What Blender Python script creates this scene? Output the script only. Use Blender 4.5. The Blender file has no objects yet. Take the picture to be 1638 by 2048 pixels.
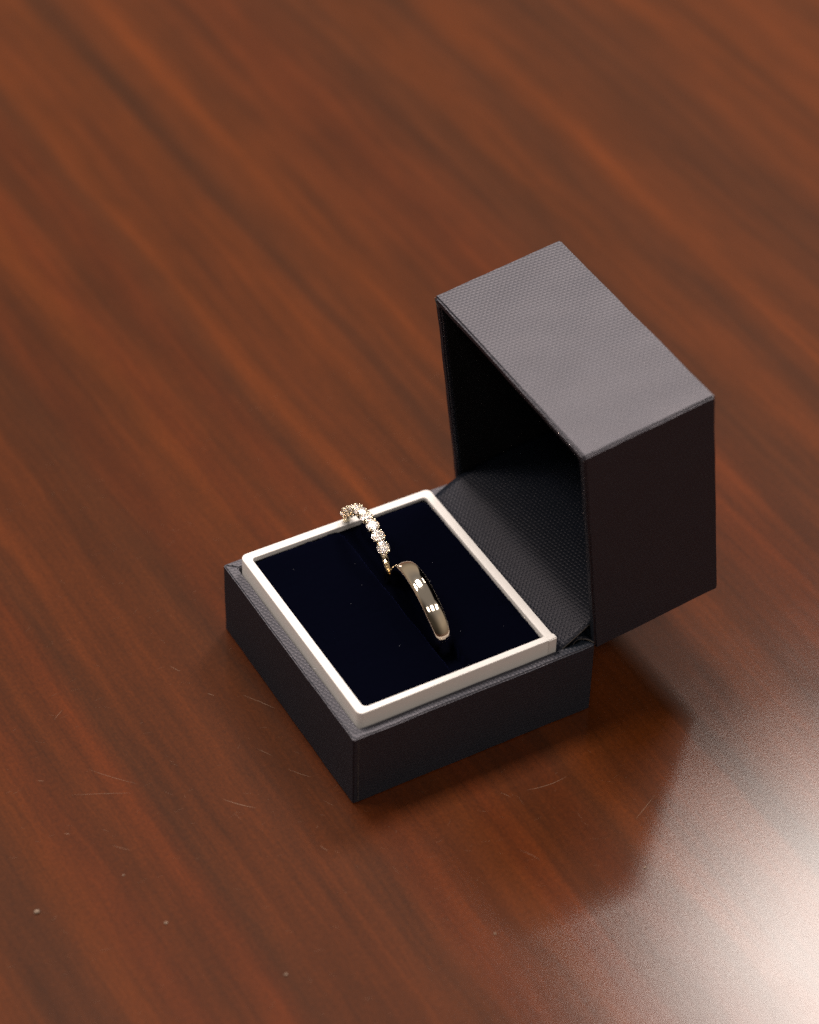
import bpy, bmesh, math, random
from mathutils import Vector, Matrix, noise
random.seed(7)
S = 0.001                      # everything below is written in millimetres
sc = bpy.context.scene
C = sc.collection
PI = math.pi

# ------------------------------------------------------------------ camera
cam_data = bpy.data.cameras.new('camera')
cam = bpy.data.objects.new('camera', cam_data)
C.objects.link(cam)
cam.location = (-156.638*S, -282.7267*S, 364.2588*S)
cam.rotation_euler = (0.83312379, -0.02051277, 5.76913387)
cam_data.sensor_fit = 'HORIZONTAL'
cam_data.sensor_width = 36
cam_data.lens = 5436.196/1638*36
cam_data.clip_start = 0.02
cam_data.clip_end = 50
cam_data.dof.use_dof = True
cam_data.dof.focus_distance = 0.495
cam_data.dof.aperture_fstop = 13.0
cam_data.dof.aperture_blades = 9
sc.camera = cam

# ------------------------------------------------------------------ light
sc.view_settings.view_transform = 'Standard'
sc.view_settings.look = 'None'
sc.view_settings.exposure = 0
sc.view_settings.gamma = 1
try:
    sc.cycles.use_denoising = False
    sc.cycles.max_bounces = 16
    sc.cycles.transmission_bounces = 14
    sc.cycles.glossy_bounces = 8
    sc.cycles.sample_clamp_indirect = 40
    sc.cycles.caustics_refractive = False
    sc.cycles.caustics_reflective = False
    sc.cycles.blur_glossy = 0.0
except Exception:
    pass
world = bpy.data.worlds.new('World')
sc.world = world
world.use_nodes = True
wn = world.node_tree
bg = wn.nodes['Background']
bg.inputs['Strength'].default_value = 0.33
# the unseen room: beige walls, a dimmer ceiling between its panels
wtc = wn.nodes.new('ShaderNodeTexCoord')
wsp = wn.nodes.new('ShaderNodeSeparateXYZ'); wn.links.new(wtc.outputs['Generated'], wsp.inputs[0])
wr = wn.nodes.new('ShaderNodeValToRGB'); wn.links.new(wsp.outputs[2], wr.inputs[0])
we = wr.color_ramp.elements
we[0].position = .0; we[0].color = (.60, .49, .37, 1)
we[1].position = .75; we[1].color = (.60, .55, .50, 1)
x_ = we.new(.25); x_.color = (1.0, .83, .63, 1)
x_ = we.new(.5); x_.color = (.95, .81, .66, 1)
# the side of the room behind the photographer is unlit
wd = wn.nodes.new('ShaderNodeVectorMath'); wd.operation = 'DOT_PRODUCT'
wn.links.new(wtc.outputs['Generated'], wd.inputs[0]); wd.inputs[1].default_value = (-.72, -.69, 0)
wm = wn.nodes.new('ShaderNodeMapRange'); wm.interpolation_type = 'SMOOTHSTEP'
wm.inputs[1].default_value = .35; wm.inputs[2].default_value = .85; wm.inputs[3].default_value = 1; wm.inputs[4].default_value = .12
wn.links.new(wd.outputs['Value'], wm.inputs[0])
wx = wn.nodes.new('ShaderNodeMix'); wx.data_type = 'RGBA'; wx.blend_type = 'MULTIPLY'; wx.inputs[0].default_value = 1
wn.links.new(wr.outputs[0], wx.inputs[6]); wn.links.new(wm.outputs[0], wx.inputs[7])
wn.links.new(wx.outputs[2], bg.inputs['Color'])

def panel(x, y, power, size=600, rot=0.0):
    """a square ceiling panel 1.6 m above the table"""
    d = bpy.data.lights.new('ceiling_panel', 'AREA')
    d.shape = 'SQUARE'
    d.size = size*S
    d.energy = power
    d.color = (1.0, 0.92, 0.85)
    o = bpy.data.objects.new('ceiling_panel', d)
    C.objects.link(o)
    o.location = (x*S, y*S, 1600*S)
    o.rotation_euler = (0, 0, rot)
    return o
for px in (-860, 0, 860):
    if px > 800: panel(1060, 780, 25, 420)
    else: panel(px, 660, 26 if px > -100 else 14, 460)
    panel(px, -1165, 5, 430)

# ------------------------------------------------------------------ helpers
def tag(o, label=None, cat=None, group=None, kind=None):
    if label: o['label'] = label
    if cat: o['category'] = cat
    if group: o['group'] = group
    if kind: o['kind'] = kind
    return o

def empty(name, loc=(0, 0, 0), parent=None):
    o = bpy.data.objects.new(name, None)
    o.empty_display_size = 0.005
    C.objects.link(o)
    o.location = Vector(loc)*S
    if parent: o.parent = parent
    return o

def box_uv(bm):
    """uv in millimetres, projected along each face's main axis"""
    lay = bm.loops.layers.uv.verify()
    for f in bm.faces:
        n = f.normal
        a = max(range(3), key=lambda i: abs(n[i]))
        for l in f.loops:
            c = l.vert.co
            l[lay].uv = ((c.y, c.z), (c.x, c.z), (c.x, c.y))[a]

def finish(name, bm, mats, parent=None, smooth=True, uv=True, angle=35):
    bm.normal_update()
    if uv: box_uv(bm)
    for v in bm.verts: v.co *= S
    me = bpy.data.meshes.new(name)
    bm.to_mesh(me); bm.free()
    for m in (mats if isinstance(mats, (list, tuple)) else [mats]): me.materials.append(m)
    o = bpy.data.objects.new(name, me)
    C.objects.link(o)
    if smooth:
        me.shade_smooth()
        try: me.set_sharp_from_angle(angle=math.radians(angle))
        except Exception: pass
    if parent: o.parent = parent
    return o

def add_box(bm, x0, x1, y0, y1, z0, z1):
    vs = [bm.verts.new(c) for c in ((x0,y0,z0),(x1,y0,z0),(x1,y1,z0),(x0,y1,z0),(x0,y0,z1),(x1,y0,z1),(x1,y1,z1),(x0,y1,z1))]
    return [bm.faces.new([vs[i] for i in q]) for q in ((0,3,2,1),(4,5,6,7),(0,1,5,4),(1,2,6,5),(2,3,7,6),(3,0,4,7))]

def tray(bm, sx, sy, sz, t, floor):
    """open-topped tray: walls t thick round a floor"""
    o = [(0,0),(sx,0),(sx,sy),(0,sy)]
    i = [(t,t),(sx-t,t),(sx-t,sy-t),(t,sy-t)]
    ob = [bm.verts.new((x,y,0)) for x,y in o]; ot = [bm.verts.new((x,y,sz)) for x,y in o]
    it = [bm.verts.new((x,y,sz)) for x,y in i]; ib = [bm.verts.new((x,y,floor)) for x,y in i]
    bm.faces.new(ob[::-1]); bm.faces.new(ib)
    for k in range(4):
        n = (k+1) % 4
        bm.faces.new((ob[k],ob[n],ot[n],ot[k]))
        bm.faces.new((ot[k],ot[n],it[n],it[k]))
        bm.faces.new((it[k],it[n],ib[n],ib[k]))

def tube(bm, pts, r, seg=8, cap=True, closed=False):
    """tube along pts; r is one radius or a list"""
    pts = [Vector(p) for p in pts]; n = len(pts); rings = []
    up = None
    for i, p in enumerate(pts):
        a = pts[(i-1) % n] if (closed or i > 0) else p
        b = pts[(i+1) % n] if (closed or i < n-1) else p
        d = (b-a).normalized()
        if up is None:
            up = d.orthogonal().normalized()
        up = (up - d*up.dot(d)).normalized()
        s = d.cross(up)
        rr = r[i] if isinstance(r, (list, tuple)) else r
        rings.append([bm.verts.new(p + (up*math.cos(2*PI*k/seg) + s*math.sin(2*PI*k/seg))*rr) for k in range(seg)])
    for i in range(n if closed else n-1):
        A, B = rings[i], rings[(i+1) % n]
        for k in range(seg):
            bm.faces.new((A[k], A[(k+1) % seg], B[(k+1) % seg], B[k]))
    if cap and not closed:
        bm.faces.new(rings[0][::-1]); bm.faces.new(rings[-1])

def sweep_circle(bm, prof, a0=0.0, a1=2*PI, n=128):
    """sweep a closed profile [(radius, x)] round the x axis"""
    full = abs(a1-a0-2*PI) < 1e-6
    m = n if full else n+1
    R = []
    for i in range(m):
        a = a0+(a1-a0)*i/n
        R.append([bm.verts.new((x, -r*math.cos(a), r*math.sin(a))) for r, x in prof])
    k = len(prof)
    for i in range(n):
        A, B = R[i], R[(i+1) % m]
        for j in range(k):
            bm.faces.new((A[j], B[j], B[(j+1) % k], A[(j+1) % k]))
    if not full:
        bm.faces.new(R[0]); bm.faces.new(R[-1][::-1])
    bmesh.ops.recalc_face_normals(bm, faces=bm.faces)

def hand_made(bm, step=2.6, amp=.07, seed=0):
    """cut the panels up and let the wrapped card wander a little"""
    for ax in range(3):
        lo = min(v.co[ax] for v in bm.verts); hi = max(v.co[ax] for v in bm.verts)
        k = lo+step
        while k < hi-step*.6:
            no = [0, 0, 0]; no[ax] = 1; co = [0, 0, 0]; co[ax] = k
            bmesh.ops.bisect_plane(bm, geom=bm.verts[:]+bm.edges[:]+bm.faces[:], plane_co=co, plane_no=no, dist=1e-4)
            k += step
    for v in bm.verts:
        p = v.co*.16
        v.co += Vector((noise.noise(p+Vector((seed, 0, 0))), noise.noise(p+Vector((0, seed+5, 0))), noise.noise(p+Vector((0, 0, seed+9)))))*amp*1.6
        p = v.co*.55
        v.co += Vector((noise.noise(p+Vector((seed+3, 0, 0))), noise.noise(p+Vector((0, seed+2, 0))), noise.noise(p+Vector((0, 0, seed+1)))))*amp*.6

# ------------------------------------------------------------------ materials
def mat(name):
    m = bpy.data.materials.new(name); m.use_nodes = True
    nt = m.node_tree
    return m, nt, nt.nodes['Principled BSDF']

def N(nt, typ, **kw):
    n = nt.nodes.new(typ)
    for k, v in kw.items(): setattr(n, k, v)
    return n

def math_node(nt, op, a, b=None, c=None):
    n = N(nt, 'ShaderNodeMath', operation=op)
    for i, v in enumerate((a, b, c)):
        if v is None: continue
        if isinstance(v, (int, float)): n.inputs[i].default_value = v
        else: nt.links.new(v, n.inputs[i])
    return n.outputs[0]

def ramp(nt, fac, stops, interp='LINEAR'):
    r = N(nt, 'ShaderNodeValToRGB')
    r.color_ramp.interpolation = interp
    e = r.color_ramp.elements
    while len(e) > 1: e.remove(e[-1])
    e[0].position = stops[0][0]; e[0].color = (*stops[0][1], 1)
    for p, c in stops[1:]:
        x = e.new(p); x.color = (*c, 1)
    nt.links.new(fac, r.inputs[0])
    return r.outputs[0]

def mixc(nt, fac, a, b, blend='MIX'):
    n = N(nt, 'ShaderNodeMix', data_type='RGBA', blend_type=blend)
    if isinstance(fac, (int, float)): n.inputs[0].default_value = fac
    else: nt.links.new(fac, n.inputs[0])
    for i, v in ((6, a), (7, b)):
        if isinstance(v, tuple): n.inputs[i].default_value = (*v, 1)
        else: nt.links.new(v, n.inputs[i])
    return n.outputs[2]

def noise_tex(nt, vec, scale, detail=4, rough=.55, dist=0.0):
    n = N(nt, 'ShaderNodeTexNoise')
    n.inputs['Scale'].default_value = scale; n.inputs['Detail'].default_value = detail
    n.inputs['Roughness'].default_value = rough; n.inputs['Distortion'].default_value = dist
    nt.links.new(vec, n.inputs['Vector'])
    return n.outputs['Fac']

def mapping(nt, vec, scale=(1,1,1), rot=(0,0,0), loc=(0,0,0)):
    n = N(nt, 'ShaderNodeMapping')
    n.inputs['Scale'].default_value = scale; n.inputs['Rotation'].default_value = rot; n.inputs['Location'].default_value = loc
    nt.links.new(vec, n.inputs['Vector'])
    return n.outputs[0]

def paper(name, col, rough, spec, bump):
    """embossed paper: rows of small hexagonal pips 0.82 mm apart"""
    m, nt, b = mat(name)
    tc = N(nt, 'ShaderNodeTexCoord')
    wob = N(nt, 'ShaderNodeTexNoise'); wob.inputs['Scale'].default_value = .9
    nt.links.new(tc.outputs['UV'], wob.inputs['Vector'])
    vm = N(nt, 'ShaderNodeVectorMath', operation='MULTIPLY_ADD')
    nt.links.new(wob.outputs['Color'], vm.inputs[0]); vm.inputs[1].default_value = (.22, .22, .22)
    nt.links.new(tc.outputs['UV'], vm.inputs[2])
    sp = N(nt, 'ShaderNodeSeparateXYZ'); nt.links.new(vm.outputs[0], sp.inputs[0])
    k = 2*PI/(0.82*math.sin(PI/3))
    tot = None
    for ang in (0.35, 0.35+2*PI/3, 0.35+4*PI/3):
        p = math_node(nt, 'ADD', math_node(nt, 'MULTIPLY', sp.outputs[0], k*math.cos(ang)), math_node(nt, 'MULTIPLY', sp.outputs[1], k*math.sin(ang)))
        c = math_node(nt, 'COSINE', p)
        tot = c if tot is None else math_node(nt, 'ADD', tot, c)
    h = N(nt, 'ShaderNodeMapRange', interpolation_type='SMOOTHSTEP')
    h.inputs[1].default_value = -1.0; h.inputs[2].default_value = 1.6
    nt.links.new(tot, h.inputs[0])
    fine = noise_tex(nt, tc.outputs['UV'], 6, 3)
    hh = math_node(nt, 'ADD', h.outputs[0], math_node(nt, 'MULTIPLY', fine, .35))
    bp = N(nt, 'ShaderNodeBump'); bp.inputs['Strength'].default_value = bump; bp.inputs['Distance'].default_value = 0.05*S
    nt.links.new(hh, bp.inputs['Height']); nt.links.new(bp.outputs[0], b.inputs['Normal'])
    v = noise_tex(nt, tc.outputs['UV'], .25, 5)
    nt.links.new(mixc(nt, v, tuple(x*.8 for x in col), tuple(x*1.2 for x in col)), b.inputs['Base Color'])
    b.inputs['Roughness'].default_value = rough
    b.inputs['Specular IOR Level'].default_value = 0
    gl = N(nt, 'ShaderNodeBsdfGlossy'); gl.inputs['Roughness'].default_value = rough; gl.inputs['Color'].default_value = (1, .90, .94, 1)
    nt.links.new(bp.outputs[0], gl.inputs['Normal'])
    mx = N(nt, 'ShaderNodeMixShader'); mx.inputs[0].default_value = spec
    nt.links.new(b.outputs[0], mx.inputs[1]); nt.links.new(gl.outputs[0], mx.inputs[2])
    nt.links.new(mx.outputs[0], nt.nodes['Material Output'].inputs[0])
    return m

M_PAPER = paper('navy_embossed_paper', (.003, .010, .019), .50, .078, .5)
M_FLAP = paper('hinge_paper', (.005, .008, .014), .46, .026, .9)

m, nt, b = mat('black_lining'); M_LINING = m
b.inputs['Base Color'].default_value = (.007, .007, .008, 1); b.inputs['Roughness'].default_value = .8
b.inputs['Specular IOR Level'].default_value = .2

m, nt, b = mat('raw_paper_edge'); M_EDGE = m
b.inputs['Base Color'].default_value = (.10, .085, .075, 1); b.inputs['Roughness'].default_value = .8

m, nt, b = mat('white_card'); M_WHITE = m
tc = N(nt, 'ShaderNodeTexCoord')
v = noise_tex(nt, tc.outputs['UV'], .5, 5)
nt.links.new(mixc(nt, v, (.79, .735, .70), (.85, .80, .765)), b.inputs['Base Color'])
b.inputs['Roughness'].default_value = .42
bp = N(nt, 'ShaderNodeBump'); bp.inputs['Strength'].default_value = .12; bp.inputs['Distance'].default_value = .1*S
nt.links.new(noise_tex(nt, tc.outputs['UV'], 2.5, 4), bp.inputs['Height']); nt.links.new(bp.outputs[0], b.inputs['Normal'])

m, nt, b = mat('navy_velvet'); M_VELVET = m
b.inputs['Base Color'].default_value = (.0011, .0013, .0038, 1); b.inputs['Roughness'].default_value = 1
b.inputs['Specular IOR Level'].default_value = .0
b.inputs['Sheen Weight'].default_value = .08
b.inputs['Sheen Tint'].default_value = (.10, .12, .45, 1)
b.inputs['Sheen Roughness'].default_value = .4

def metal(name, col, rough):
    m, nt, b = mat(name)
    b.inputs['Base Color'].default_value = (*col, 1); b.inputs['Metallic'].default_value = 1
    tc = N(nt, 'ShaderNodeTexCoord')
    f = noise_tex(nt, mapping(nt, tc.outputs['Object'], (900, 900, 900)), 1, 4)
    mr = N(nt, 'ShaderNodeMapRange'); mr.inputs[3].default_value = rough*.6; mr.inputs[4].default_value = rough*1.5
    nt.links.new(f, mr.inputs[0]); nt.links.new(mr.outputs[0], b.inputs['Roughness'])
    return m
M_GOLD = metal('yellow_gold', (.90, .79, .59), .10)
M_ROSE = metal('champagne_gold', (.90, .78, .64), .07)

m = bpy.data.materials.new('diamond'); m.use_nodes = True; M_DIAMOND = m
nt = m.node_tree; nt.nodes.clear()
g = N(nt, 'ShaderNodeBsdfGlass'); g.inputs['IOR'].default_value = 2.42; g.inputs['Roughness'].default_value = 0.0
g.inputs['Color'].default_value = (1, .985, .97, 1)
df = N(nt, 'ShaderNodeBsdfDiffuse'); df.inputs['Color'].default_value = (.95, .92, .92, 1)
df.inputs['Color'].default_value = (.15, .145, .15, 1)
gl = N(nt, 'ShaderNodeBsdfGlossy'); gl.inputs['Roughness'].default_value = .25; gl.inputs['Color'].default_value = (.32, .30, .30, 1)
ax_ = N(nt, 'ShaderNodeAddShader'); nt.links.new(df.outputs[0], ax_.inputs[0]); nt.links.new(gl.outputs[0], ax_.inputs[1])
mx = N(nt, 'ShaderNodeAddShader')
nt.links.new(g.outputs[0], mx.inputs[0]); nt.links.new(ax_.outputs[0], mx.inputs[1])
o_ = N(nt, 'ShaderNodeOutputMaterial'); nt.links.new(mx.outputs[0], o_.inputs[0])

m, nt, b = mat('lint'); M_LINT = m
b.inputs['Base Color'].default_value = (.2, .2, .25, 1); b.inputs['Roughness'].default_value = .9
m, nt, b = mat('scratch'); M_SCRATCH = m
b.inputs['Base Color'].default_value = (.18, .095, .05, 1); b.inputs['Roughness'].default_value = .6
m, nt, b = mat('dust'); M_DUST = m
b.inputs['Base Color'].default_value = (.28, .2, .145, 1); b.inputs['Roughness'].default_value = .8

# varnished mahogany: streaks along the grain (y), object coordinates in mm
m, nt, b = mat('varnished_wood'); M_WOOD = m
tc = N(nt, 'ShaderNodeTexCoord')
mm = mapping(nt, tc.outputs['Object'], (1000, 1000, 1000), (0, 0, math.radians(-1.5)))
sp = N(nt, 'ShaderNodeSeparateXYZ'); nt.links.new(mm, sp.inputs[0])
w1 = noise_tex(nt, mapping(nt, mm, (.022, .0075, 1)), 1, 2)
w2 = noise_tex(nt, mapping(nt, mm, (.10, .022, 1), loc=(3, 7, 0)), 1, 3)
t = math_node(nt, 'ADD', sp.outputs[0], math_node(nt, 'MULTIPLY', math_node(nt, 'SUBTRACT', w1, .5), 6))
t = math_node(nt, 'ADD', t, math_node(nt, 'MULTIPLY', math_node(nt, 'SUBTRACT', w2, .5), 3.5))
fac = N(nt, 'ShaderNodeMapRange'); fac.inputs[1].default_value = -90; fac.inputs[2].default_value = 250
nt.links.new(t, fac.inputs[0])
DK, MD, RD, OR = (.040, .0135, .0045), (.070, .0166, .0030), (.090, .0168, .0025), (.114, .0255, .0030)
def f_(x): return (x+90)/340
streaks = [(-90, MD), (-72, OR), (-64, DK), (-58, DK), (-53, OR), (-47, RD), (-40, MD), (-33, RD), (-29, DK), (-24, MD), (-12, MD), (-3, DK), (3, RD), (11, MD),
           (16, OR), (20, RD), (26, MD), (33, RD), (38, DK), (43, OR), (50, MD), (60, OR), (66, DK), (78, OR), (88, MD), (104, RD), (122, DK), (132, OR), (143, DK), (150, OR), (176, DK), (196, OR)]
base = ramp(nt, fac.outputs[0], [(f_(x), c) for x, c in streaks])
base = mixc(nt, .58, base, MD)
cs = N(nt, 'ShaderNodeCombineXYZ'); nt.links.new(t, cs.inputs[0]); nt.links.new(sp.outputs[1], cs.inputs[1])
tv = cs.outputs[0]
def mul(base, fac, n, lo, hi, a=.3, b_=.7):
    return mixc(nt, fac, base, ramp(nt, n, [(a, lo), (b_, hi)]), 'MULTIPLY')
# streaks of several widths, long along the grain
base = mul(base, .7, noise_tex(nt, mapping(nt, tv, (.16, .004, 1), loc=(11, 2, 0)), 1, 3, .6), (.70, .74, .80), (1.28, 1.22, 1.1))
base = mul(base, .75, noise_tex(nt, mapping(nt, tv, (.55, .011, 1), loc=(2, 9, 0)), 1, 4, .65), (.78, .80, .84), (1.22, 1.18, 1.1))
base = mul(base, .35, noise_tex(nt, mapping(nt, tv, (2.2, .05, 1), loc=(4, 1, 0)), 1, 4, .7), (.80, .80, .82), (1.2, 1.2, 1.15))
# cloudy figure across the grain, fine speckle and pores
base = mul(base, .75, noise_tex(nt, mapping(nt, mm, (.085, .018, 1), loc=(5, 5, 5)), 1, 6, .7), (.62, .67, .76), (1.32, 1.22, 1.1))
base = mul(base, .8, noise_tex(nt, mapping(nt, mm, (1.6, 1.2, 1), loc=(1, 5, 5)), 1, 4, .75), (.70, .72, .75), (1.3, 1.28, 1.25))
nt.links.new(base, b.inputs['Base Color'])
# hazy satin varnish: grain-fine orange peel that breaks the glare into sparkle
mic = noise_tex(nt, mapping(nt, mm, (2.2, 1.8, 1)), 1, 2, .6)
pore = noise_tex(nt, mapping(nt, mm, (3.0, .35, 1)), 1, 2, .5)
hh = math_node(nt, 'ADD', mic, math_node(nt, 'MULTIPLY', pore, .5))
bp = N(nt, 'ShaderNodeBump'); bp.inputs['Strength'].default_value = .12; bp.inputs['Distance'].default_value = .03*S
nt.links.new(hh, bp.inputs['Height']); nt.links.new(bp.outputs[0], b.inputs['Normal'])
hz = noise_tex(nt, mapping(nt, mm, (.03, .03, 1)), 1, 5, .6)
mr = N(nt, 'ShaderNodeMapRange'); mr.inputs[3].default_value = .40; mr.inputs[4].default_value = .50
nt.links.new(hz, mr.inputs[0]); nt.links.new(mr.outputs[0], b.inputs['Roughness'])
b.inputs['Specular IOR Level'].default_value = .06
# varnish film over the stained wood
gl = N(nt, 'ShaderNodeBsdfGlossy', distribution='BECKMANN'); mr2 = N(nt, 'ShaderNodeMapRange'); mr2.inputs[1].default_value = .3; mr2.inputs[2].default_value = .7; mr2.inputs[3].default_value = .168; mr2.inputs[4].default_value = .182
nt.links.new(noise_tex(nt, mapping(nt, mm, (.055, .045, 1), loc=(8, 3, 0)), 1, 6, .65, .6), mr2.inputs[0]); nt.links.new(mr2.outputs[0], gl.inputs['Roughness'])
nt.links.new(bp.outputs[0], gl.inputs['Normal'])
fr = N(nt, 'ShaderNodeFresnel'); fr.inputs['IOR'].default_value = 1.37
mx = N(nt, 'ShaderNodeMixShader')
nt.links.new(fr.outputs[0], mx.inputs[0]); nt.links.new(b.outputs[0], mx.inputs[1]); nt.links.new(gl.outputs[0], mx.inputs[2])
nt.links.new(mx.outputs[0], nt.nodes['Material Output'].inputs[0])

# ------------------------------------------------------------------ table
bm = bmesh.new()
add_box(bm, -700, 700, -500, 900, -28, 0)
bmesh.ops.bevel(bm, geom=bm.edges[:], offset=3, segments=3, affect='EDGES')
table = finish('table', bm, M_WOOD, uv=False)
tag(table, 'reddish brown varnished wooden table with dark streaky grain under the ring box', 'table')

# ------------------------------------------------------------------ ring box
W, D, H = 50.6, 49.8, 16.67
box = empty('ring_box', (0, 0, 0))
tag(box, 'open navy blue textured ring box holding two rings on the wooden table', 'ring box')
bm = bmesh.new()
tray(bm, D, W, H, 2.0, 2.0)
bmesh.ops.bevel(bm, geom=[e for e in bm.edges if e.calc_length() > 1], offset=.24, segments=3, affect='EDGES')
hand_made(bm, seed=2)
zm = min(v.co.z for v in bm.verts)
for v in bm.verts: v.co.z = max(v.co.z, .02) if v.co.z < .5 else v.co.z
base_o = finish('base', bm, M_PAPER, box)
# paper seam along the near corner, folded corners of the wrap
bm = bmesh.new()
pts = [(1.0+.05*math.sin(i*1.7), -.03, .7+i*1.5) for i in range(11)]
tube(bm, pts, [.05+.035*((i*7) % 3 == 0) for i in range(11)], 5)
finish('seam', bm, M_EDGE, base_o, uv=False)
for (x, y, a) in ((.9, W-.9, 2.3), (1.5, W-1.5, 2.3)):
    bm = bmesh.new()
    dx, dy = math.cos(a)*.9, math.sin(a)*.9
    tube(bm, [(x-dx, y-dy*.4, H+.0), (x, y, H+.03), (x+dx*.6, y+dy*.6, H-.02)], .09, 5)
    finish('fold_slit', bm, M_LINING, base_o, uv=False)

# lid, local x = its height (away from the opening), z = from hinge to front edge
LH, LD, TH = 26.54, 48.9, math.radians(82.77)
lid = empty('lid', (50.0, 0, 15.35), box)
lid.rotation_euler = (0, -(PI/2-TH), 0)
bm = bmesh.new()
tray(bm, W, LD, LH, 1.75, 1.75)               # open at z = LH
bmesh.ops.bevel(bm, geom=[e for e in bm.edges if e.calc_length() > 1], offset=.36, segments=3, affect='EDGES')
for v in bm.verts: v.co = Vector((LH-v.co.z, v.co.x, v.co.y))
bmesh.ops.recalc_face_normals(bm, faces=bm.faces)
hand_made(bm, seed=8)
lid_shell = finish('shell', bm, M_PAPER, lid)
bm = bmesh.new()
t = 1.80
tray(bm, W-2*t, LD-2*t, LH-2.6, .25, .25)
for v in bm.verts: v.co = Vector((LH-t-v.co.z, v.co.x+t, v.co.y+t))
bmesh.ops.recalc_face_normals(bm, faces=bm.faces)
finish('lining', bm, M_LINING, lid)
# worn corner of the paper at the far front corner of the lid
bm = bmesh.new()
tube(bm, [(-.02, W-.15, LD-.5), (-.06, W-.5, LD-1.4), (-.03, W-1.1, LD-2.0)], .12, 5)
finish('worn_corner', bm, M_EDGE, lid, uv=False)

# white frame
def rounded_rect(x0, x1, y0, y1, radii, seg=6):
    out = []
    for (cx, cy, r, a0) in ((x0, y0, radii[0], PI), (x1, y0, radii[1], 1.5*PI), (x1, y1, radii[2], 0), (x0, y1, radii[3], .5*PI)):
        sx = 1 if cx == x0 else -1; sy = 1 if cy == y0 else -1
        for k in range(seg+1):
            a = a0+k/seg*PI/2
            out.append((cx+sx*r+r*math.cos(a), cy+sy*r+r*math.sin(a)))
    return out
def frame(bm, out, inn, z0, z1, bev=.2):
    n = len(out)
    cx = sum(p[0] for p in out)/n; cy = sum(p[1] for p in out)/n
    def lvl(ps, z): return [bm.verts.new((x, y, z)) for x, y in ps]
    def toward(ps, qs, d):
        r = []
        for (x, y), (u, w) in zip(ps, qs):
            L = math.hypot(u-x, w-y); r.append((x+(u-x)*d/L, y+(w-y)*d/L))
        return r
    rows = [lvl(out, z0), lvl(out, z1-bev)]
    for k in (1, 2, 3):
        a = k/3*PI/2
        rows.append(lvl(toward(out, inn, bev*(1-math.cos(a))), z1-bev*(1-math.sin(a))))
    for k in (2, 1, 0):
        a = k/3*PI/2
        rows.append(lvl(toward(inn, out, bev*(1-math.cos(a)) ), z1-bev*(1-math.sin(a))))
    rows.append(lvl(inn, z0))
    for A, B in zip(rows, rows[1:]):
        for k in range(n):
            bm.faces.new((A[k], A[(k+1) % n], B[(k+1) % n], B[k]))
    bmesh.ops.recalc_face_normals(bm, faces=bm.faces)
LT = H+3.2
liner = empty('white_frame', (0, 0, 0), box)
bm = bmesh.new()
# near-right corner stays square: a separate strip runs past it
frame(bm, rounded_rect(2.25, 42.55, 2.2, 48.2, (1.2, .1, 1.1, 1.3)), rounded_rect(3.95, 40.8, 3.5, 46.45, (1.0, .1, .8, .6)), 6, LT)
# the back strip sits a little lower near the hinge
for v in bm.verts:
    if v.co.z > 10 and v.co.x > 30:
        v.co.z -= .25*min(1, (v.co.x-30)/10)*(1 if v.co.y > 3.6 else 0)
finish('frame_wall', bm, M_WHITE, liner)
bm = bmesh.new()
add_box(bm, 40.9, 42.85, 2.12, 3.58, 8, LT+.03)
bmesh.ops.bevel(bm, geom=bm.edges[:], offset=.2, segments=2, affect='EDGES')
finish('frame_strip', bm, M_WHITE, liner)

# velvet cushion: two pads with the ring slot between
def pad(x0, x1, y0, y1, top, r0, r1, seed):
    """pad with rolled edges; r0/r1 roll radius at x0/x1"""
    bm = bmesh.new()
    nx, ny = 60, 150
    def prof(u):
        pts = []
        zb = 9.0
        pts.append((x0, zb))
        for k in range(9):
            a = PI-k/8*PI/2; pts.append((x0+r0+r0*math.cos(a), top-r0+r0*math.sin(a)))
        for k in range(1, 24):
            x = x0+r0+(x1-r1-x0-r0)*k/24; s = (x-x0-r0)/(x1-r1-x0-r0)
            pts.append((x, top+.25*math.sin(PI*s)))
        for k in range(9):
            a = PI/2-k/8*PI/2; pts.append((x1-r1+r1*math.cos(a), top-r1+r1*math.sin(a)))
        pts.append((x1, zb))
        return pts
    rows = []
    for j in range(ny+1):
        y = y0+(y1-y0)*j/ny
        e = min(y-y0, y1-y)
        row = []
        for (x, z) in prof(0):
            n1 = noise.noise((x*.9, y*.9, seed)); n2 = noise.noise((x*.12, y*.12, seed+9))
            dz = -(.5+.6*noise.noise((x*.7, y*.7, seed+20)))*math.exp(-e/.6)-1.2*math.exp(-(math.hypot(min(x-x0, x1-x) if (x-x0 < 3) == (x0 < 10) else 9, e))/.45) + .08*n1 + .22*n2 if z > 15 else 0
            dx = .10*noise.noise((y*1.3, z*.5, seed+3)) + .18*noise.noise((y*.15, 1, seed+5))
            row.append(bm.verts.new((x+dx, y, z+dz)))
        rows.append(row)
    for A, B in zip(rows, rows[1:]):
        for k in range(len(A)-1):
            bm.faces.new((A[k], A[k+1], B[k+1], B[k]))
    bmesh.ops.recalc_face_normals(bm, faces=bm.faces)
    return bm
cushion = empty('cushion', (0, 0, 0), box)
PADS = ((4.0, 22.6, 3.55, 46.4, 19.05, .5, 1.1, 1.3), (26.3, 40.75, 3.55, 46.4, 19.1, 1.2, .5, 4.7))
for a in PADS:
    finish('velvet_pad', pad(*a), M_VELVET, cushion, angle=80)
bm = bmesh.new()
rows = [[bm.verts.new((x, 3.6+42.8*j/60, 15.6+1.6/(1+math.exp(-(j-33)/1.5))+(3.0-1.6/(1+math.exp(-(j-33)/1.5)))*math.exp(-min(j, 60-j)/3.0)+.12*noise.noise((x, j*.4, 2)))) for x in (21.4, 23, 24.5, 26, 27.5)] for j in range(61)]
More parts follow.
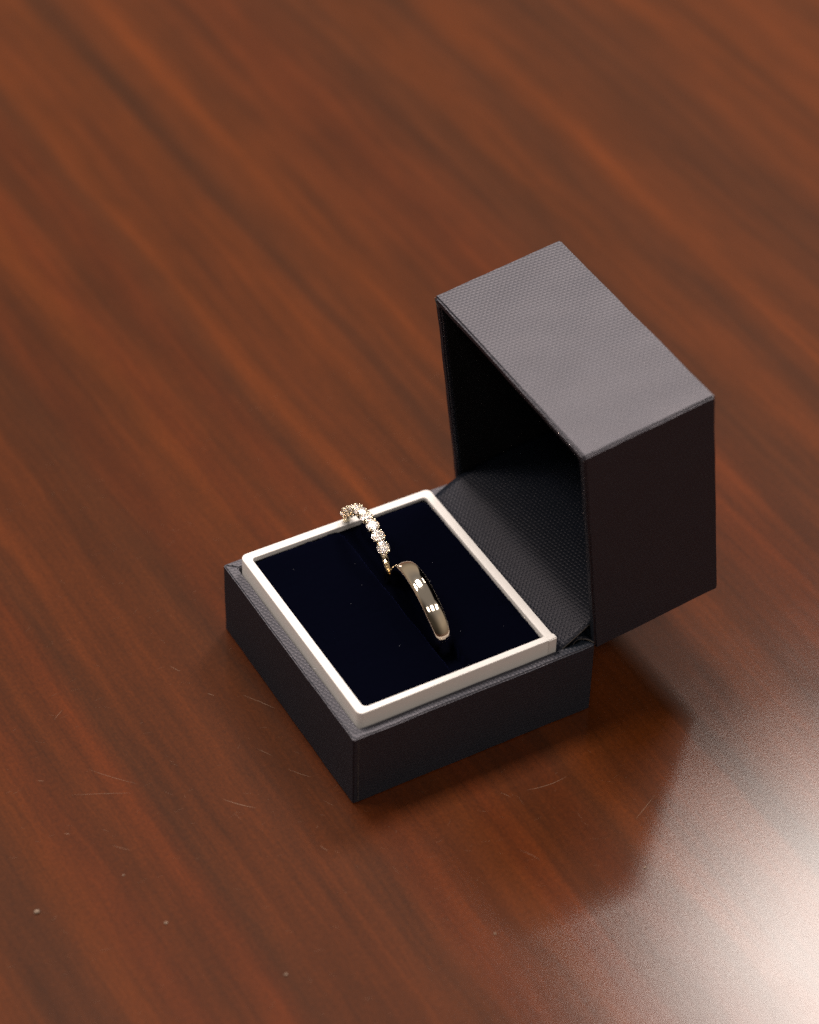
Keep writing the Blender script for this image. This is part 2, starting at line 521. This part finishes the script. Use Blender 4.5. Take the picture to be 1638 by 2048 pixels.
for A, B in zip(rows, rows[1:]):
    for k in range(4): bm.faces.new((A[k], A[k+1], B[k+1], B[k]))
finish('slot_floor', bm, M_VELVET, cushion)
# pile: short upright fibres, densest along the edges
bm = bmesh.new()
rr = random.Random(5)
for i in range(22000):
    x0, x1, y0, y1, top = PADS[i % 2][:5]
    q = rr.random()
    x = rr.uniform(x0, x1); y = rr.uniform(y0, y1)
    if q < .28: y = y1-rr.random()**2*.5
    elif q < .4: y = y0+rr.random()**2*.5
    elif q < .55: x = (x0 if i % 2 == 0 else x1)+(1 if i % 2 == 0 else -1)*rr.random()**2*.5
    e = min(y-y0, y1-y, (x-x0) if i % 2 == 0 else (x1-x))
    slot = (x1-x) if i % 2 == 0 else (x-x0)
    z = top-.35*math.exp(-e/.5)-(.35*(1.6-slot)**2 if slot < 1.6 else 0)+.02
    L = rr.uniform(.25, .5); a = rr.uniform(0, 2*PI); tl = rr.uniform(.0, .28)
    w = .03; ca, sa = math.cos(a), math.sin(a)
    v = [bm.verts.new((x-sa*w, y+ca*w, z-.15)), bm.verts.new((x+sa*w, y-ca*w, z-.15)), bm.verts.new((x+ca*tl, y+sa*tl, z-.15+L))]
    bm.faces.new(v)
pile = finish('velvet_pile', bm, M_VELVET, cushion, smooth=False, uv=False); pile['kind'] = 'stuff'

# hinge paper: one sheet from behind the frame up into the lid
def sheet(prof, ylo, yhi, thick, bow=0.0, ny=40):
    bm = bmesh.new(); lay = bm.loops.layers.uv.verify()
    # resample profile smoothly
    P = [Vector((x, 0, z)) for x, z in prof]
    Q = []
    for i in range(len(P)-1):
        p0, p1, p2, p3 = P[max(i-1, 0)], P[i], P[i+1], P[min(i+2, len(P)-1)]
        for k in range(6):
            s = k/6
            Q.append(.5*((2*p1)+(-p0+p2)*s+(2*p0-5*p1+4*p2-p3)*s*s+(-p0+3*p1-3*p2+p3)*s**3))
    Q.append(P[-1])
    L = [0]
    for a, c in zip(Q, Q[1:]): L.append(L[-1]+(c-a).length)
    rows = []
    for j in range(ny+1):
        s = j/ny; row = []
        for q, l in zip(Q, L):
            ya, yb = ylo(q.x), yhi(q.x)
            y = ya+(yb-ya)*s
            row.append((bm.verts.new((q.x, y, q.z+bow*math.sin(PI*s)*math.sin(PI*min(1, l/12)))), l, y))
        rows.append(row)
    for A, B in zip(rows, rows[1:]):
        for k in range(len(A)-1):
            f = bm.faces.new([A[k][0], A[k+1][0], B[k+1][0], B[k][0]])
            for lp, src in zip(f.loops, (A[k], A[k+1], B[k+1], B[k])): lp[lay].uv = (src[2], src[1])
    bm.normal_update()
    return bm
def make_sheet(name, prof, ylo, yhi, thick, bow, parent, m):
    bm = sheet(prof, ylo, yhi, thick, bow)
    o = finish(name, bm, [m, M_EDGE], parent, uv=False, angle=60)
    mod = o.modifiers.new('thickness', 'SOLIDIFY'); mod.thickness = thick*S; mod.offset = -1; mod.material_offset_rim = 1
    return o
prof = [(42.9, 14.0), (43.3, 16.3), (46, 18.2), (49.5, 19.9), (55, 21.4), (62, 22.4), (73.7, 23.4)]
make_sheet('hinge_flap', prof, lambda x: 1.75+.5*min(1, max(0, (x-45)/5))**2, lambda x: 48.4, .28, .05, box, M_FLAP)
prof2 = [(46.4, 15.2), (47.2, 16.9), (48.4, 17.35), (49.4, 17.15), (50.2, 16.5)]
make_sheet('hinge_strip', prof2, lambda x: 2.6-2.2*min(1, max(0, (x-46.4)/3.4))**1.4, lambda x: 49.6, .22, 0, box, M_FLAP)

# ------------------------------------------------------------------ plain band
band = None
bm = bmesh.new()
w, ro, ri = 3.5, 10.15, 8.9
prof = []
# comfort-fit D section with small flat edges
for k in range(17):
    s = -1+2*k/16
    prof.append((9.45+(ro-9.45)*(1-.5*s*s)*(max(0, 1-abs(s)**9)**.5), s*w/2*.985))
prof += [(9.30, w/2), (9.05, w/2*.96)]
for k in range(1, 8):
    s = 1-2*k/8
    prof.append((ri+.12*s*s, s*w/2*.92))
prof += [(9.05, -w/2*.96), (9.30, -w/2)]
sweep_circle(bm, prof, n=200)
band = finish('wedding_band', bm, M_ROSE, None, angle=50)
band.scale = (1, 1.03, 1.03)
band.location = (25.55*S, 20.8*S, 17.5*S)
band.rotation_euler = (0, math.radians(-8), math.radians(-4))
tag(band, 'plain polished gold wedding band without stones standing in the velvet slot', 'ring')

# ------------------------------------------------------------------ diamond ring
dr = empty('diamond_ring', (24.35, 39.6, 17.9))
dr.rotation_euler = (0, 0, 0)
tag(dr, 'thin yellow gold ring with a row of round diamonds standing in the velvet slot', 'ring')
bm = bmesh.new()
def rr_prof(r0, r1, w, b=.22):
    out = []
    for (cx, cy, a0) in ((r1-b, w/2-b, 0), (r0+b, w/2-b, PI/2), (r0+b, -w/2+b, PI), (r1-b, -w/2+b, 1.5*PI)):
        for k in range(5):
            a = a0+k/4*PI/2; out.append((cx+b*math.cos(a), cy+b*math.sin(a)))
    return out
FIRST, STEP, NST = 45.5, 15.3, 8
a0 = math.radians(FIRST-STEP*.55); a1 = math.radians(FIRST+STEP*(NST-1)+STEP*.55)
sweep_circle(bm, rr_prof(7.65, 8.5, 1.4, .34), a1-.02, a0+2*PI+.02, 120)
sweep_circle(bm, rr_prof(7.5, 7.85, .75, .15), a0-.04, a1+.04, 60)
finish('band', bm, M_GOLD, dr, uv=False, angle=50)

def brilliant(d):
    bm = bmesh.new(); r = d/2
    T = [bm.verts.new((r*.56*math.cos(PI/4*k+PI/8), r*.56*math.sin(PI/4*k+PI/8), .155*d)) for k in range(8)]
    K = [bm.verts.new((r*.80*math.cos(PI/4*k), r*.80*math.sin(PI/4*k), .085*d)) for k in range(8)]
    G = [bm.verts.new((r*math.cos(PI/8*k), r*math.sin(PI/8*k), .015*d)) for k in range(16)]
    B = [bm.verts.new((r*math.cos(PI/8*k), r*math.sin(PI/8*k), -.015*d)) for k in range(16)]
    Pm = [bm.verts.new((r*.22*math.cos(PI/4*k+PI/8), r*.22*math.sin(PI/4*k+PI/8), -.345*d)) for k in range(8)]
    c = bm.verts.new((0, 0, -.43*d))
    bm.faces.new(T)
    for k in range(8):
        n = (k+1) % 8
        bm.faces.new((T[k-1], K[k], T[k]))
        bm.faces.new((T[k], K[k], G[(2*k+1) % 16])); bm.faces.new((T[k], G[(2*k+1) % 16], K[n]))
        bm.faces.new((K[k], G[2*k], G[(2*k+1) % 16])); bm.faces.new((K[k], G[(2*k-1) % 16], G[2*k]))
        bm.faces.new((B[2*k], B[(2*k+1) % 16], Pm[k])); bm.faces.new((B[(2*k+1) % 16], B[(2*k+2) % 16], Pm[k]))
        bm.faces.new((B[2*k], Pm[k], Pm[k-1])); bm.faces.new((Pm[k], c, Pm[k-1]))
    for k in range(16):
        bm.faces.new((G[k], B[k], B[(k+1) % 16], G[(k+1) % 16]))
    bmesh.ops.recalc_face_normals(bm, faces=bm.faces)
    return bm
DIA = 2.58
# setting frame: local z = outwards from the ring, x = across the band, y = along the band; origin at the girdle
def claw_mesh(side):
    bm = bmesh.new()
    pts = []; rad = []
    for (y, z, x) in ((-.86, .30, .80), (-.92, .05, .86), (-.80, -.45, .78), (-.58, -.95, .62), (-.30, -1.32, .5), (0, -1.45, .46),
                      (.30, -1.32, .5), (.58, -.95, .62), (.80, -.45, .78), (.92, .05, .86), (.86, .30, .80)):
        pts.append((x*side*1.03, y*.98, z)); rad.append(.15)
    tube(bm, pts, rad, 8)
    for y in (-.84, .84):
        r = bmesh.ops.create_icosphere(bm, subdivisions=2, radius=.22)
        for v in r['verts']: v.co += Vector((.82*side, y*.98, .33))
    return bm
def gallery_mesh():
    bm = bmesh.new()
    tube(bm, [(.80*math.cos(2*PI*k/20), .80*math.sin(2*PI*k/20), -.42) for k in range(20)], .09, 6, closed=True)
    return bm
RG = 8.95
first = None
for i in range(NST):
    a = math.radians(FIRST+STEP*i)
    if first is None:
        st = finish('setting', gallery_mesh(), M_GOLD, dr, uv=False, angle=50)
        kids = [finish('claw', claw_mesh(-1), M_GOLD, st, uv=False, angle=50), finish('claw', claw_mesh(1), M_GOLD, st, uv=False, angle=50),
                finish('diamond', brilliant(DIA), M_DIAMOND, st, smooth=False, uv=False)]
        first = (st, kids)
    else:
        st = first[0].copy(); C.objects.link(st); st.parent = dr
        for k in first[1]:
            c = k.copy(); C.objects.link(c); c.parent = st
    n = Vector((0, -math.cos(a), math.sin(a))); ax = Vector((1, 0, 0)); tg = n.cross(ax)
    mt = Matrix((ax, tg, n)).transposed().to_4x4()
    mt.translation = n*RG*S
    st.matrix_local = mt

# ------------------------------------------------------------------ lint, scratches, dust
bm = bmesh.new(); rr = random.Random(11)
for (x, y) in ((9.5, 40.5), (20.2, 36.5), (18.6, 31), (14.5, 27.6), (30.2, 26), (33, 30), (28.5, 12), (36, 9.5), (17, 14)):
    a = rr.uniform(0, PI); L = rr.uniform(.05, .2)
    tube(bm, [(x-L*math.cos(a), y-L*math.sin(a), 19.5), (x, y, 19.66), (x+L*math.cos(a+.5), y+L*math.sin(a+.5), 19.52)], .016, 4)
lint = finish('lint', bm, M_LINT, None, uv=False)
tag(lint, 'tiny pale specks of lint scattered on the dark velvet pads', 'lint', kind='stuff')

SCR = [(-19.72, 12.14, -15.53, 7.45, 0.07), (-43.01, 25.82, -33.5, 21.22, 0.04), (-37.63, 29.73, -31.57, 22.62, 0.04), (-5.08, 33.39, -1.37, 27.48, 0.05), (-10.61, 36.81, -9.78, 35.78, 0.07), (-9.58, -5.56, -8.92, -7.49, 0.06), (29.2, -11.87, 37.31, -12.42, 0.06), (24.55, -10.04, 25.67, -12.0, 0.05), (-6.21, 13.03, -3.29, 9.11, 0.04), (-46.93, 31.87, -45.96, 31.21, 0.07), (-47.92, 18.08, -47.0, 17.58, 0.07), (-13.61, 46.52, -12.6, 44.34, 0.05), (20.72, -23.28, 22.62, -26.91, 0.04), (42.32, -27.06, 48.72, -23.78, 0.05), (-9.0, 20.23, -7.21, 17.17, 0.04), (-41.52, 11.73, -39.16, 9.16, 0.04), (-38.29, 44.09, -35.89, 45.66, 0.04)]
bm = bmesh.new(); rr = random.Random(3)
def scratch(x0, y0, x1, y1, w):
    n = 8; d = Vector((x1-x0, y1-y0)); nn = Vector((-d.y, d.x)).normalized(); c = rr.uniform(-.06, .06)*d.length
    prev = None
    for k in range(n+1):
        s = k/n
        p = Vector((x0, y0))+d*s+nn*c*math.sin(PI*s)
        ww = w*math.sin(PI*(.06+.88*s))
        cur = (bm.verts.new((p.x-nn.x*ww, p.y-nn.y*ww, .012)), bm.verts.new((p.x+nn.x*ww, p.y+nn.y*ww, .012)))
        if prev: bm.faces.new((prev[0], cur[0], cur[1], prev[1]))
        prev = cur
for s in SCR: scratch(*s[:4], s[4]*.6)
for i in range(700):
    x = rr.uniform(-70, 75); y = rr.uniform(-85, 110); a = rr.gauss(-.35, .6); L = rr.uniform(.3, 2.2)
    if -1 < x < 80 and -1 < y < 52: continue
    scratch(x, y, x+L*math.cos(a), y+L*math.sin(a), rr.uniform(.004, .012))
bmesh.ops.recalc_face_normals(bm, faces=bm.faces)
for f in bm.faces:
    if f.normal.z < 0: f.normal_flip()
scr = finish('surface_scratches', bm, M_SCRATCH, None, uv=False, smooth=False)
tag(scr, 'fine pale scratches in the varnish of the table', 'scratches', kind='stuff')

bm = bmesh.new()
for (x, y, r) in [(-59.19, 4.12, 0.55), (-28.02, -28.04, 0.32), (37.81, -37.21, 0.3), (-42.76, 4.53, 0.22), (-40.89, -8.54, 0.35), (7.28, -37.28, 0.25)]:
    r *= .75
    q = bmesh.ops.create_icosphere(bm, subdivisions=2, radius=r)
    for v in q['verts']:
        v.co = Vector((v.co.x*1.2, v.co.y*.9, v.co.z*.7))*(1+.25*noise.noise(v.co*3/r)) + Vector((x, y, r*.6))
dust = finish('dust_specks', bm, M_DUST, None, uv=False)
tag(dust, 'small pale crumbs of dust lying on the table', 'dust', kind='stuff')
